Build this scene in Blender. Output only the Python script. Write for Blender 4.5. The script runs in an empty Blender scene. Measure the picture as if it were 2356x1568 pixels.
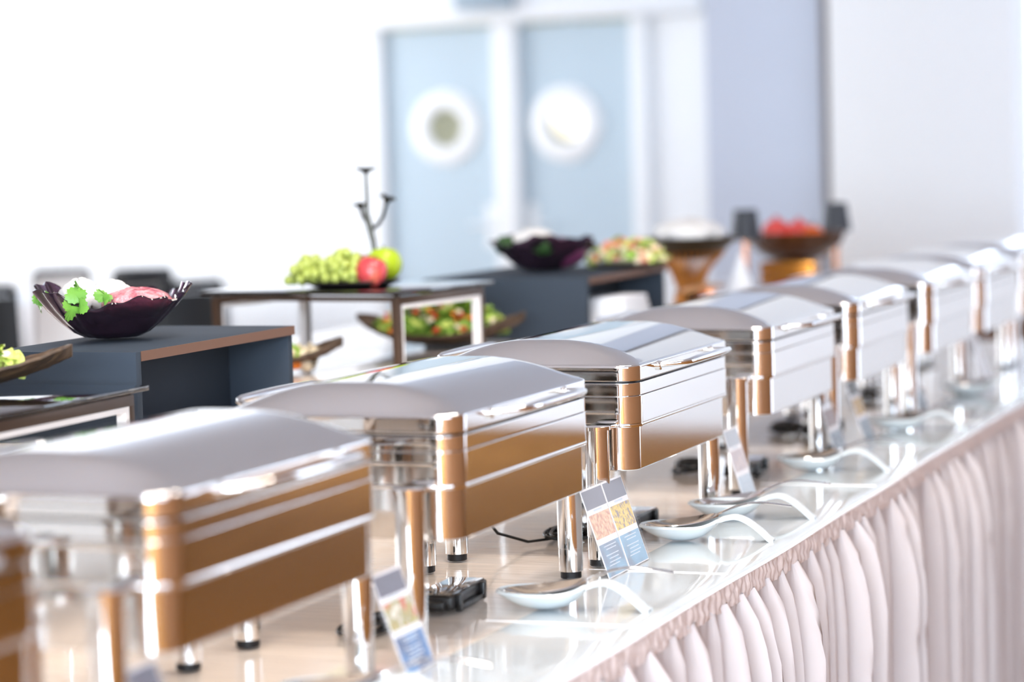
import bpy, bmesh, math, random
from mathutils import Vector, Matrix, Euler
random.seed(7)
SC = bpy.context.scene
COL = SC.collection
PI = math.pi
T = 0.75            # height of the buffet table top above the floor

# ------------------------------------------------------------------ camera
cam_d = bpy.data.cameras.new('camera')
cam = bpy.data.objects.new('camera', cam_d)
COL.objects.link(cam)
SC.camera = cam
YAW, PITCH, ROLL = -0.3821, 0.0771, -0.0293
cy, sy, cp, sp = math.cos(YAW), math.sin(YAW), math.cos(PITCH), math.sin(PITCH)
fw = Vector((sy*cp, cy*cp, -sp)); rt = Vector((cy, -sy, 0)); up = rt.cross(fw)
r2 = math.cos(ROLL)*rt + math.sin(ROLL)*up
u2 = -math.sin(ROLL)*rt + math.cos(ROLL)*up
CAM = Vector((1.4217, -3.9152, T + 0.7164))
m = Matrix((r2, u2, -fw)).transposed().to_4x4()
m.translation = CAM
cam.matrix_world = m
cam_d.sensor_width = 36.0
cam_d.lens = 85.0
cam_d.clip_start = 0.05
cam_d.clip_end = 200
cam_d.dof.use_dof = True
cam_d.dof.focus_distance = 4.22
cam_d.dof.aperture_fstop = 1.8

# ------------------------------------------------------------------ world, lights, exposure
w = bpy.data.worlds.new('sky'); SC.world = w; w.use_nodes = True
bg = w.node_tree.nodes['Background']
bg.inputs['Color'].default_value = (0.80, 0.92, 1.10, 1)
bg.inputs['Strength'].default_value = 3.0

def area(name, loc, target, sx, sy_, power, col, shape='RECTANGLE'):
    d = bpy.data.lights.new(name, 'AREA'); d.shape = shape
    d.size = sx; d.size_y = sy_; d.energy = power; d.color = col
    o = bpy.data.objects.new(name, d); COL.objects.link(o)
    o.location = loc
    o.rotation_euler = (Vector(target)-Vector(loc)).to_track_quat('-Z', 'Y').to_euler()
    return o
# daylight comes in through the glazed aisle side and rear of the hall (open to the sky); windows at the back left
area('window_light_far_left', (-8.5, 5.5, 1.9), (-2.5, 6.5, 3.7), 5.0, 2.6, 190, (0.95, 0.98, 1.0))
area('window_light_rear', (2.2, -9.7, 1.8), (-0.3, 0.5, 0.9), 3.0, 2.4, 520, (0.72, 0.87, 1.0))
# added warm fill lights above the buffet, to brighten runner and film
for y in (-2.2, -0.6, 1.0):
    area('buffet_fill', (0.12, y, 3.36), (0.10, y, 0.0), 0.6, 1.0, 27, (1.0, 0.90, 0.80))
# ceiling spots behind the photographer
for i, (x, y, z) in enumerate(((0.3, -8.0, 2.6), (2.9, -7.5, 2.9))):
    area('ceiling_spot', (x, y, z), (x*0.4, 0, 0.9), 0.32, 0.32, 28, (1.0, 0.95, 0.92), 'DISK')

vs = SC.view_settings
vs.view_transform = 'Standard'
vs.look = 'None'
vs.exposure = 0.67
vs.gamma = 1.0
vs.use_curve_mapping = False
try:
    SC.cycles.use_denoising = True
    SC.cycles.use_adaptive_sampling = True
    SC.cycles.adaptive_threshold = 0.08
    SC.cycles.adaptive_min_samples = 16
    SC.cycles.max_bounces = 6
    SC.cycles.diffuse_bounces = 3
    SC.cycles.glossy_bounces = 5
    SC.cycles.transmission_bounces = 6
    SC.cycles.caustics_refractive = False
    SC.cycles.sample_clamp_indirect = 6.0
except Exception:
    pass

# ------------------------------------------------------------------ materials
def lin(c):
    return tuple((x/255/12.92 if x/255 <= 0.04045 else ((x/255+0.055)/1.055)**2.4) for x in c)
MATS = {}
def mat(name, rgb=None, rough=0.5, metal=0.0, spec=0.5, coat=0.0, coat_rough=0.05, trans=0.0, ior=1.45,
        sss=0.0, emit=None, emit_s=0.0, noise=None, bump=None, sheen=0.0, alpha=1.0):
    if name in MATS: return MATS[name]
    M = bpy.data.materials.new(name); M.use_nodes = True
    nt = M.node_tree; b = nt.nodes['Principled BSDF']
    c = lin(rgb) if rgb else (0.8, 0.8, 0.8)
    b.inputs['Base Color'].default_value = (*c, 1)
    b.inputs['Roughness'].default_value = rough
    b.inputs['Metallic'].default_value = metal
    b.inputs['Specular IOR Level'].default_value = spec
    b.inputs['Coat Weight'].default_value = coat
    b.inputs['Coat Roughness'].default_value = coat_rough
    b.inputs['Transmission Weight'].default_value = trans
    b.inputs['IOR'].default_value = ior
    b.inputs['Subsurface Weight'].default_value = sss
    b.inputs['Alpha'].default_value = alpha
    if sss: b.inputs['Subsurface Radius'].default_value = (0.01, 0.01, 0.006)
    b.inputs['Sheen Weight'].default_value = sheen
    if emit:
        b.inputs['Emission Color'].default_value = (*lin(emit), 1)
        b.inputs['Emission Strength'].default_value = emit_s
    tc = None
    if noise or bump:
        tc = nt.nodes.new('ShaderNodeTexCoord')
    if noise:   # (scale, [(pos, rgb), ...], detail, stretch)
        sc_, stops, det, st = noise
        mp = nt.nodes.new('ShaderNodeMapping'); mp.inputs['Scale'].default_value = st
        n = nt.nodes.new('ShaderNodeTexNoise'); n.inputs['Scale'].default_value = sc_; n.inputs['Detail'].default_value = det
        r = nt.nodes.new('ShaderNodeValToRGB')
        e = r.color_ramp.elements
        while len(e) < len(stops): e.new(0.5)
        for k, (p, cc) in enumerate(stops):
            e[k].position = p; e[k].color = (*lin(cc), 1)
        nt.links.new(tc.outputs['Object'], mp.inputs['Vector'])
        nt.links.new(mp.outputs['Vector'], n.inputs['Vector'])
        nt.links.new(n.outputs['Fac'], r.inputs['Fac'])
        nt.links.new(r.outputs['Color'], b.inputs['Base Color'])
    if bump:    # (scale, strength, distance, stretch)
        sc_, s_, dist, st = bump
        mp = nt.nodes.new('ShaderNodeMapping'); mp.inputs['Scale'].default_value = st
        n = nt.nodes.new('ShaderNodeTexNoise'); n.inputs['Scale'].default_value = sc_; n.inputs['Detail'].default_value = 3
        bp = nt.nodes.new('ShaderNodeBump'); bp.inputs['Strength'].default_value = s_; bp.inputs['Distance'].default_value = dist
        nt.links.new(tc.outputs['Object'], mp.inputs['Vector'])
        nt.links.new(mp.outputs['Vector'], n.inputs['Vector'])
        nt.links.new(n.outputs['Fac'], bp.inputs['Height'])
        nt.links.new(bp.outputs['Normal'], b.inputs['Normal'])
    MATS[name] = M
    return M

chrome = mat('polished_steel', (238, 236, 234), 0.045, 1.0)
satin = mat('satin_steel', (232, 230, 228), 0.09, 1.0)
legm = mat('leg_steel', (238, 236, 234), 0.06, 1.0)
rubber = mat('black_rubber', (25, 25, 28), 0.5)
porcelain = mat('white_porcelain', (214, 220, 220), 0.08, 0, 0.5, 0.6)
spoonm = mat('spoon_steel', (225, 222, 220), 0.05, 1.0)
blackpl = mat('black_plastic', (24, 22, 21), 0.32)
glossblk = mat('gloss_black', (12, 11, 11), 0.03, 0, 0.6, 1.0)
cablem = mat('black_cable', (16, 15, 14), 0.4)
wallm = mat('white_paint', (250, 251, 252), 0.6)
wallr = mat('cool_white_paint', (250, 252, 254), 0.6)
doorm = mat('blue_grey_door', (196, 212, 222), 0.45)
doortrim = mat('white_door_trim', (246, 247, 248), 0.4)
pillm = mat('lavender_grey_pillar', (204, 211, 226), 0.55)  # pillar tone, greyer and more lavender than the walls
darkstrip = mat('corner_shade_grey', (132, 124, 124), 0.8)
greybox = mat('blue_grey_plastic', (160, 176, 188), 0.5)
ringm = mat('porthole_ring_white', (250, 250, 250), 0.35)
backroom = mat('beige_back_room', (196, 188, 150), 0.8)
panem = mat('porthole_glass', (250, 250, 245), 0.02, alpha=0.05)
floorm = mat('brown_wood_floor', rough=0.9, spec=0.03, noise=(3.0, [(0.25, (126, 82, 40)), (0.5, (146, 99, 50)), (0.78, (164, 114, 62))], 4, (8.0, 0.6, 1)))
clothm = mat('warm_lit_tablecloth', (245, 228, 212), 0.65)
filmm = mat('creased_clear_film', (255, 240, 224), 0.14, 0, 0.5, 0.6, bump=(10.0, 0.30, 0.006, (0.5, 2.6, 1)))  # warm bounce light under the dishes is put into the cream tint
vinylm = mat('white_vinyl', (198, 205, 208), 0.10, 0, 0.5, 0.6, bump=(3.0, 0.04, 0.004, (1, 1, 1)))
skirtm = mat('white_skirt_fabric', (198, 188, 186), 0.9)
bandm = mat('skirt_band_fabric', (222, 206, 200), 0.85, bump=(60, 0.4, 0.004, (1, 2.0, 0.15)))
slatem = mat('slate_laminate', (58, 66, 76), 0.6, spec=0.08, bump=(300, 0.05, 0.0005, (1, 1, 1)))
bronze = mat('dark_bronze', (92, 74, 62), 0.35, 0.6)
frame_film_white = mat('lit_frame_and_film_white', (255, 250, 246), 0.3, 0.0, 0.6, 0.4)  # painted light on the stand frames' inner faces; also the film joints
blkglass = mat('black_glass', (14, 14, 16), 0.03, 0, 0.7, 1.0)
smoky = mat('smoky_purple_glass', (96, 72, 92), 0.04, trans=0.88, ior=1.42)
cheese = mat('white_cheese', (226, 224, 221), 0.45, sss=0.15, bump=(40, 0.7, 0.006, (1, 1, 1)))
hummus = mat('pink_beet_hummus', rough=0.42, noise=(60, [(0.34, (160, 70, 88)), (0.48, (214, 132, 140)), (0.66, (228, 164, 166))], 5, (1, 1, 1)), bump=(70, 1.0, 0.012, (1, 1, 1)))
parsley = mat('parsley_green', (108, 160, 62), 0.45, sss=0.1)
lettuce = mat('lettuce_green', (140, 178, 66), 0.5)
lettuce2 = mat('pale_lettuce', (198, 212, 104), 0.45)
lettuce3 = mat('dark_leaf', (44, 76, 32), 0.5)
tomato = mat('tomato_red', (206, 74, 42), 0.3)
orangef = mat('orange_veg', (234, 128, 34), 0.4)
creamf = mat('cream_crouton', (238, 222, 190), 0.6)
salmonf = mat('salmon_pink', (226, 150, 124), 0.5)
barkm = mat('brown_bark_tray', rough=0.55, noise=(14, [(0.3, (44, 33, 26)), (0.55, (84, 64, 46)), (0.75, (118, 92, 66))], 5, (1, 6, 1)), bump=(40, 0.8, 0.006, (0.5, 4, 1)))
grapem = mat('green_grape', (180, 192, 96), 0.18, sss=0.35)
stemm = mat('brown_stem', (92, 70, 44), 0.7)
appler = mat('red_apple', rough=0.22, noise=(9, [(0.3, (196, 52, 62)), (0.6, (214, 78, 80)), (0.85, (236, 160, 96))], 3, (1, 1, 0.4)))
appleg = mat('green_apple', (168, 190, 40), 0.22)
blkplate = mat('black_plate', (34, 30, 30), 0.35)
branchm = mat('oxidised_bronze', (62, 60, 54), 0.35, 0.8)
gold = mat('amber_gold', (206, 140, 62), 0.22, 0.9)
brownwire = mat('brown_wire', (196, 132, 62), 0.35, 0.7)
brownbowl = mat('brown_glass', (74, 44, 26), 0.15, 0, 0.5, 0.5)
lampblk = mat('black_lamp_shade', (46, 50, 58), 0.4)
copper = mat('copper', (214, 150, 112), 0.22, 1.0)
pomm = mat('pomegranate_red', (216, 72, 64), 0.3)
orangem = mat('orange_peel', (232, 104, 38), 0.4, bump=(120, 0.3, 0.001, (1, 1, 1)))
chairm = mat('black_chair', (22, 24, 26), 0.5)
napkin = mat('white_napkin', (246, 248, 252), 0.75)
tcloth = mat('white_tablecloth', (248, 249, 252), 0.75)
acrylic = mat('clear_acrylic', (250, 250, 250), 0.04, alpha=0.05)
cardm = mat('white_card', (238, 234, 234), 0.35)
hdrm = mat('grey_header_print', (124, 122, 130), 0.3)
bluem = mat('blue_menu_print', rough=0.3, noise=(16, [(0.42, (128, 142, 160)), (0.5, (132, 166, 190)), (0.6, (140, 176, 200))], 1, (1, 1, 1)))
deepblue = mat('deep_blue_menu_print', rough=0.3, noise=(14, [(0.4, (52, 76, 118)), (0.52, (52, 108, 164)), (0.66, (66, 130, 186))], 1, (1, 1, 1)))
greyblue = mat('slate_menu_print', (112, 122, 132), 0.4)
pho_pasta = mat('pasta_photo_print', rough=0.3, noise=(120, [(0.36, (150, 132, 130)), (0.5, (222, 190, 96)), (0.66, (236, 208, 116))], 2, (1, 1, 1)))
pho_rice = mat('rice_photo_print', rough=0.3, noise=(130, [(0.36, (196, 140, 116)), (0.52, (224, 178, 140)), (0.66, (232, 200, 166))], 2, (1, 1, 1)))
pho_veg = mat('vegetable_photo_print', rough=0.3, noise=(46, [(0.34, (196, 84, 52)), (0.46, (170, 160, 76)), (0.56, (150, 134, 66)), (0.68, (226, 216, 196))], 2, (1, 1, 1)))
pho_pink = mat('pale_photo_print', rough=0.3, noise=(60, [(0.4, (206, 190, 186)), (0.6, (190, 176, 178))], 2, (1, 1, 1)))
pho_gold = mat('golden_photo_print', (196, 152, 60), 0.3)
pho_brown = mat('brown_photo_print', (134, 108, 102), 0.3)
textm = mat('menu_text_print', (206, 214, 222), 0.4)

# ------------------------------------------------------------------ mesh helpers
class MB:
    def __init__(s): s.v = []; s.f = []
    def add(s, vs_, fs_):
        o = len(s.v); s.v += [tuple(p) for p in vs_]; s.f += [tuple(i+o for i in f) for f in fs_]; return s
    def box(s, x0, x1, y0, y1, z0, z1, M=None):
        vs_ = [Vector(p) for p in ((x0,y0,z0),(x1,y0,z0),(x1,y1,z0),(x0,y1,z0),(x0,y0,z1),(x1,y0,z1),(x1,y1,z1),(x0,y1,z1))]
        if M: vs_ = [M @ p for p in vs_]
        return s.add(vs_, [(3,2,1,0),(4,5,6,7),(0,1,5,4),(1,2,6,5),(2,3,7,6),(3,0,4,7)])
    def loft(s, rings, cap0=True, cap1=True):
        n = len(rings[0]); vs_ = [p for r in rings for p in r]; fs_ = []
        for k in range(len(rings)-1):
            for i in range(n):
                j = (i+1) % n
                fs_.append((k*n+i, k*n+j, (k+1)*n+j, (k+1)*n+i))
        if cap0: fs_.append(tuple(reversed(range(n))))
        if cap1: fs_.append(tuple(range((len(rings)-1)*n, len(rings)*n)))
        return s.add(vs_, fs_)
    def lathe(s, prof, n=24, c=(0,0,0), cap0=True, cap1=True):
        rings = [[(c[0]+r*math.cos(2*PI*i/n), c[1]+r*math.sin(2*PI*i/n), c[2]+z) for i in range(n)] for r, z in prof]
        return s.loft(rings, cap0, cap1)
    def tube(s, path, r, n=8, closed=False):
        P = [Vector(p) for p in path]; rings = []; N = len(P)
        rs = r if isinstance(r, (list, tuple)) else [r]*N
        prev = None
        for i in range(N):
            if closed: t = (P[(i+1) % N]-P[i-1]).normalized()
            else: t = (P[min(i+1, N-1)]-P[max(i-1, 0)]).normalized()
            if prev is None:
                a = Vector((0,0,1)) if abs(t.z) < 0.9 else Vector((1,0,0))
                u = t.cross(a).normalized()
            else:
                u = (prev - t*prev.dot(t))
                u = u.normalized() if u.length > 1e-6 else t.orthogonal().normalized()
            prev = u; v_ = t.cross(u)
            rings.append([P[i]+rs[i]*(math.cos(2*PI*k/n)*u+math.sin(2*PI*k/n)*v_) for k in range(n)])
        if closed:
            rings.append(rings[0]); return s.loft(rings, False, False)
        return s.loft(rings)
    def sphere(s, c, r, nu=12, nv=8, sc=(1,1,1), fn=None):
        vs_ = []; fs_ = []
        for j in range(nv+1):
            ph = PI*j/nv
            for i in range(nu):
                th = 2*PI*i/nu
                d = (math.sin(ph)*math.cos(th), math.sin(ph)*math.sin(th), math.cos(ph))
                k = fn(th, ph) if fn else 1
                vs_.append((c[0]+r*k*sc[0]*d[0], c[1]+r*k*sc[1]*d[1], c[2]+r*k*sc[2]*d[2]))
        for j in range(nv):
            for i in range(nu):
                a, b_ = j*nu+i, j*nu+(i+1) % nu
                if j == 0: fs_.append((a, a+nu, b_+nu))
                elif j == nv-1: fs_.append((a, a+nu, b_))
                else: fs_.append((a, a+nu, b_+nu, b_))
        return s.add(vs_, fs_)
    def surf(s, fn, nu, nv, closeu=False):
        vs_ = []; fs_ = []
        cols = nu if closeu else nu+1
        for j in range(nv+1):
            for i in range(cols): vs_.append(fn(i/nu, j/nv))
        for j in range(nv):
            for i in range(nu):
                i2 = (i+1) % cols
                fs_.append((j*cols+i, j*cols+i2, (j+1)*cols+i2, (j+1)*cols+i))
        return s.add(vs_, fs_)
    def mesh(s, name, m_, angle=38, bevel=0, solid=0, subd=0, fixn=False):
        me = bpy.data.meshes.new(name); me.from_pydata(s.v, [], s.f); me.update()
        bm = bmesh.new(); bm.from_mesh(me)
        bmesh.ops.remove_doubles(bm, verts=bm.verts, dist=1e-6)
        if solid:
            bmesh.ops.recalc_face_normals(bm, faces=bm.faces)
            bmesh.ops.solidify(bm, geom=bm.faces[:], thickness=solid)
        if bevel:
            bmesh.ops.bevel(bm, geom=[e for e in bm.edges if len(e.link_faces) == 2 and e.calc_face_angle(0) > 0.6], offset=bevel, segments=2, profile=0.5, affect='EDGES', clamp_overlap=True)
        if subd:
            bmesh.ops.subdivide_edges(bm, edges=bm.edges, cuts=subd, use_grid_fill=True)
        bmesh.ops.recalc_face_normals(bm, faces=bm.faces)
        bm.to_mesh(me); bm.free()
        for p in me.polygons: p.use_smooth = True
        try: me.set_sharp_from_angle(angle=math.radians(angle))
        except Exception: pass
        me.materials.append(m_)
        return me
    def obj(s, name, m_, parent=None, **k):
        o = bpy.data.objects.new(name, s.mesh(name, m_, **k)); COL.objects.link(o)
        if parent: o.parent = parent
        return o

def tag(o, label, cat, group=None):
    o['label'] = label; o['category'] = cat
    if group: o['group'] = group
    return o
def thing(name, label, cat, loc=(0,0,0), rz=0.0, group=None):
    o = bpy.data.objects.new(name, None); COL.objects.link(o)
    o.empty_display_size = 0.05
    o.location = loc; o.rotation_euler = (0, 0, rz)
    return tag(o, label, cat, group)
def struct(o): o['kind'] = 'structure'; return o
def dup(root, loc, rz, label, group=None):
    r = root.copy(); COL.objects.link(r); r.location = loc; r.rotation_euler = (0, 0, rz)
    r['label'] = label
    if group: r['group'] = group
    for ch in list(root.children):
        c = ch.copy(); COL.objects.link(c); c.parent = r
        for g in ch.children:
            d = g.copy(); COL.objects.link(d); d.parent = c
    return r
def bx(name, m_, x0, x1, y0, y1, z0, z1, parent=None, bevel=0.0):
    return MB().box(x0, x1, y0, y1, z0, z1).obj(name, m_, parent, bevel=bevel)
def rr(W, L, r, z, nc=7, ne=5, cx=0, cy_=0):
    pts = []; r = min(r, W/2*0.98, L/2*0.98)
    cs = ((W/2-r, L/2-r, 0), (-W/2+r, L/2-r, 90), (-W/2+r, -L/2+r, 180), (W/2-r, -L/2+r, 270))
    for k, (ax, ay, a0) in enumerate(cs):
        arc = []
        for i in range(nc+1):
            a = math.radians(a0+90*i/nc); arc.append((cx+ax+r*math.cos(a), cy_+ay+r*math.sin(a), z))
        pts += arc
        nx, ny, na = cs[(k+1) % 4]; a = math.radians(na)
        q = (cx+nx+r*math.cos(a), cy_+ny+r*math.sin(a), z); p = arc[-1]
        for t in [.006]+[i/ne for i in range(1, ne)]+[.994]: pts.append(tuple(p[j]+(q[j]-p[j])*t for j in range(3)))
    return pts

# ------------------------------------------------------------------ the hall
struct(bx('floor', floorm, -10, 4.4, -10, 10.6, -0.1, 0))
panelm = mat('warm_wood_wall', (176, 130, 92), 0.6, spec=0.2)
struct(bx('wall_aisle', panelm, 4.2, 4.4, -2.6, 5.6, 0, 3.4))
struct(bx('wall_aisle_sill', panelm, 4.2, 4.4, -10, -2.6, 0, 0.8))
struct(bx('wall_aisle_far', wallm, 4.2, 4.4, 7.6, 9.0, 0, 3.4))
struct(bx('wall_rear', mat('brown_panel', (132, 98, 68), 0.6, spec=0.2), -10, -2.2, -10, -9.8, 0, 3.4))
struct(bx('wall_rear_middle', wallm, -2.2, 0.6, -10, -9.8, 0, 3.4))
struct(bx('ceiling', mat('cool_ceiling_paint', (228, 238, 255), 0.7), -10, 4.4, -10, 10.6, 3.4, 3.5))
FY = 9.5
DX = (-4.75, -4.02, -3.87, -3.16)      # edges of the two door leaves
DT = T + 1.478                          # top of the leaves
wf = MB()
wf.box(-10, DX[0]-0.10, FY, FY+0.14, 0, 3.4)
wf.box(DX[3]+0.10, -1.2, FY, FY+0.14, 0, 3.4)
wf.box(DX[0]-0.10, DX[3]+0.10, FY, FY+0.14, DT+0.05, 3.4)
struct(wf.obj('wall_far', wallm))
struct(bx('wall_back_room', backroom, -6.5, -2.0, FY+1.0, FY+1.1, 0, 3.2))
struct(bx('wall_left', wallm, -10.14, -10, -10, FY+0.14, 0, 3.4))
# door frame: jambs, post between the leaves, head
tr = bx('trim_1', doortrim, DX[0]-0.10, DX[0], FY-0.05, FY+0.10, 0, DT+0.05, bevel=0.004); struct(tr)
tr = bx('trim_2', doortrim, DX[1], DX[2], FY-0.06, FY+0.10, 0, DT+0.05, bevel=0.004); struct(tr)
tr = bx('trim_3', doortrim, DX[3], DX[3]+0.10, FY-0.05, FY+0.10, 0, DT+0.05, bevel=0.004); struct(tr)
struct(bx('trim_4', doortrim, -5.62, -2.70, FY-0.16, FY-0.002, DT+0.012, DT+0.15, bevel=0.01))
def door(name, x0, x1, pcx, pane_m):
    pcz = T + 0.885; R = 0.165
    cx = (x0+x1)/2
    # leaf with a round hole: ring of quads between the circle and the rectangle
    n = 48; b = MB(); W2, z0, z1 = (x1-x0)/2, 0.01, DT-0.004
    outer = []; inner = []
    for i in range(n):
        a = 2*PI*i/n; dx, dz = math.cos(a), math.sin(a)
        inner.append((pcx+R*dx, pcz+R*dz))
        t = 1e9
        if dx > 1e-6: t = min(t, (x1-pcx)/dx)
        if dx < -1e-6: t = min(t, (x0-pcx)/dx)
        if dz > 1e-6: t = min(t, (z1-pcz)/dz)
        if dz < -1e-6: t = min(t, (z0-pcz)/dz)
        outer.append((pcx+t*dx, pcz+t*dz))
    for cxn, czn in ((x0, z0), (x1, z0), (x1, z1), (x0, z1)):
        k = min(range(n), key=lambda i: abs(math.atan2(outer[i][1]-pcz, outer[i][0]-pcx)-math.atan2(czn-pcz, cxn-pcx)))
        outer[k] = (cxn, czn)
    y0, y1 = FY+0.005, FY+0.05
    rings = [[(p[0], y0, p[1]) for p in inner], [(p[0], y0, p[1]) for p in outer], [(p[0], y1, p[1]) for p in outer], [(p[0], y1, p[1]) for p in inner], [(p[0], y0, p[1]) for p in inner]]
    b.loft(rings, False, False)
    d = struct(b.obj(name, doorm, angle=30))
    rg = MB(); prof = ((0.115, 0.0), (0.118, 0.028), (0.15, 0.034), (0.20, 0.030), (0.225, 0.012), (0.227, 0.0))
    rings = [[(pcx+r*math.cos(2*PI*i/48), y0-h, pcz+r*math.sin(2*PI*i/48)) for i in range(48)] for r, h in prof]
    rg.loft(rings, False, False).obj('porthole_ring', ringm, d)
    g = MB(); ring = lambda y: [(pcx+0.118*math.cos(2*PI*i/40), y, pcz+0.118*math.sin(2*PI*i/40)) for i in range(40)]
    g.loft([ring(y0-0.004), ring(y0+0.004)]).obj('porthole_pane', pane_m, d)
    hx = x1-0.06 if x1 < -3.9 else x0+0.06
    h = MB().box(hx-0.03, hx+0.03, y0-0.012, y0, T+0.16, T+0.42)
    h.tube([(hx, y0-0.01, T+0.30), (hx, y0-0.06, T+0.30), (hx+(-0.12 if x1 < -3.9 else 0.12), y0-0.06, T+0.30)], 0.01)
    h.obj('door_handle', doortrim, d)
    return d
door('door_1', DX[0], DX[1], -4.355, panem)
door('door_2', DX[2], DX[3], -3.585, panem)
sb = bx('wall_sign_box', greybox, -4.18, -3.82, FY-0.25, FY-0.165, DT+0.085, DT+0.20, bevel=0.008)
tag(sb, 'small blue-grey box fixed above the double door on its white rail', 'door closer')
gl = thing('porthole_globe', 'white glowing globe added behind the right porthole', 'lamp', (-3.75, FY+0.55, 0))
MB().sphere((0, 0, T+0.93), 0.13, 20, 12).obj('globe', mat('lit_globe', (255, 244, 220), 0.4, emit=(255, 246, 226), emit_s=0.8), gl)  # emissive globe added to make the right porthole brighter
MB().tube([(0, 0, T+1.05), (0, 0, 3.2)], 0.01).obj('lamp_rod', doortrim, gl)
MB().lathe([(0.05, 0), (0.05, 0.03)], 16, (0, 0, 3.17)).obj('ceiling_rose', doortrim, gl)
# pillar, dark strip painted for the corner shade, white walls to the right
struct(bx('wall_pillar', pillm, -2.225, -1.585, 7.9, 9.5, 0, 3.4))
cu = MB()
cu.surf(lambda u, v: (-1.60+0.075*u, 7.84-0.02*math.sin(u*14), v*3.4), 16, 2)
struct(cu.obj('corner_shade_strip', darkstrip, solid=0.01))
struct(bx('wall_right', wallr, -1.39, -0.53, 7.12, 7.5, 0, 3.4, bevel=0.004))
struct(bx('wall_right_panel', wallm, -0.53, 4.4, 8.15, 8.3, 0, 3.4))
struct(bx('wall_return', wallr, -1.39, -1.25, 7.5, FY, 0, 3.4))

# ------------------------------------------------------------------ buffet table, cloth, skirt
EX = 0.258
YA, YB = -3.2, 4.80
XB = -1.62
bt = thing('buffet_table', 'long buffet table carrying the row of chafing dishes', 'table', ((EX+XB)/2, 1.2, 0))
ox, oy = bt.location.x, bt.location.y
MB().box(XB-ox+.01, EX-ox-.012, YA-oy, YB-oy, T-0.035, T-0.006).obj('tabletop', clothm, bt)
for lx in (XB+0.1, EX-0.12):
    for ly in (YA+0.15, -0.4, 2.2, YB-0.15):
        MB().tube([(lx-ox, ly-oy, 0), (lx-ox, ly-oy, T-0.035)], 0.02).obj('leg', legm, bt)
tc_ = MB().surf(lambda u, v: (XB+(EX-0.215-XB)*u, YA+(YB-YA)*v, T-0.003), 2, 2)
tag(tc_.obj('tablecloth', filmm, solid=0.003), 'tablecloth with painted warm bounce light under creased clear film beneath the chafing dishes', 'tablecloth')
vy = MB()
prof = [(0.045, 0.0), (0.20, 0.0), (0.250, 0.0), (0.258, -0.002), (0.262, -0.008), (0.263, -0.02)]
def edge_wave(y): return 0.004*math.sin(y*2.1+1)+0.002*math.sin(y*7.3)
vy.surf(lambda u, v: (prof[round(u*5)][0]+(edge_wave(YA+(YB-YA)*v) if u > 0.2 else 0), YA+(YB-YA)*v, T+prof[round(u*5)][1]+0.0006), 5, 160)
tag(vy.obj('table_runner', vinylm, solid=0.003, angle=60), 'smooth glossy white vinyl runner along the front edge of the buffet', 'table runner')
# clear film joints across the runner
for yy, lb in ((-0.52, 'thin clear film joint across the white runner by the nearest full spoon rest'), (-0.055, 'thin clear film joint across the runner below the double menu card'),
               (1.02, 'thin clear film joint across the runner past the rear sharp spoon rest'), (2.2, 'thin clear film joint across the runner at the farthest spoon rest')):
    o = MB().tube([(0.0, yy, T+0.002), (0.12, yy+0.01, T+0.0015), (0.245, yy+0.012, T+0.0015)], 0.0009, 6).obj('film_edge', frame_film_white)
    tag(o, lb, 'film edge', 'film joints on the runner')

random.seed(3)
# irregular pleats: list of fold centres along y
folds = []; y = YA
while y < YB:
    folds.append((y, random.uniform(0.5, 1.3), random.uniform(-0.5, 0.5), random.uniform(0.012, 0.030)))
    y += random.uniform(0.06, 0.14)
def pleat(y, d):       # d: 0 at the band, 1 at the floor
    x = 0.0
    for (c, a, sh, wd) in folds:
        q = (y-c-sh*0.10*d)/(wd*(0.55+0.6*d))
        if abs(q) < 3: x += a*math.exp(-q*q)
    return x
sk = MB()
NY, NZ = 1500, 16
def skf(u, v):
    y = YA+(YB-YA)*u; z = -0.030-(T-0.038)*v
    d = min(1, v*4)
    fine = 0.0022*math.sin(y*190+3*math.sin(y*17))*(1-min(1, v*3))
    return (EX+0.007+edge_wave(y)+fine+pleat(y, v)*(0.006+0.058*d**0.5)-0.012*d, y, T+z)
sk.surf(skf, NY, NZ)
ts = thing('table_skirt', 'white gathered table skirt hanging in loose pleats from the buffet edge', 'table skirt', (0, 0, 0))
sk.obj('pleated_cloth', skirtm, ts, angle=70)
bd = MB()
def bdf(u, v):
    y = YA+(YB-YA)*u
    gath = 0.0016*math.sin(y*260+5*math.sin(y*13))+0.0022*math.sin(y*83+3*math.sin(y*19+4*v))
    bulge = 0.0012*math.sin(PI*v)
    return (EX+0.0095+edge_wave(y)+bulge+gath*min(1, 4*v)*(1 if v < 0.9 else 0.7), y, T-0.002-0.040*v)
bd.surf(bdf, 1500, 5)
bd.obj('gathered_band', bandm, ts, angle=70)
pp = MB().tube([(EX+0.007+edge_wave(YA+(YB-YA)*i/160), YA+(YB-YA)*i/160, T-0.002) for i in range(161)], 0.0035, 6)
pp.obj('top_piping', napkin, ts)

# raised rear tier behind the dishes
TI = T + 0.24
tr_ = thing('rear_display_shelf', 'low white shelf on slim legs along the back of the buffet', 'shelf', (-1.0, 1.0, T))
MB().box(-0.58, 0.41, -3.6, 3.7, 0.228, 0.24).obj('shelf_board', mat('shelf_cover', (240, 226, 214), 0.14, 0, 0.5, 0.5), tr_, bevel=0.002)
for lx in (-0.54, 0.37):
    for ly in (-3.5, -1.7, 0.1, 1.9, 3.6):
        MB().tube([(lx, ly, 0.0005), (lx, ly, 0.225)], 0.011, 12).obj('shelf_leg', legm, tr_)

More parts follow.
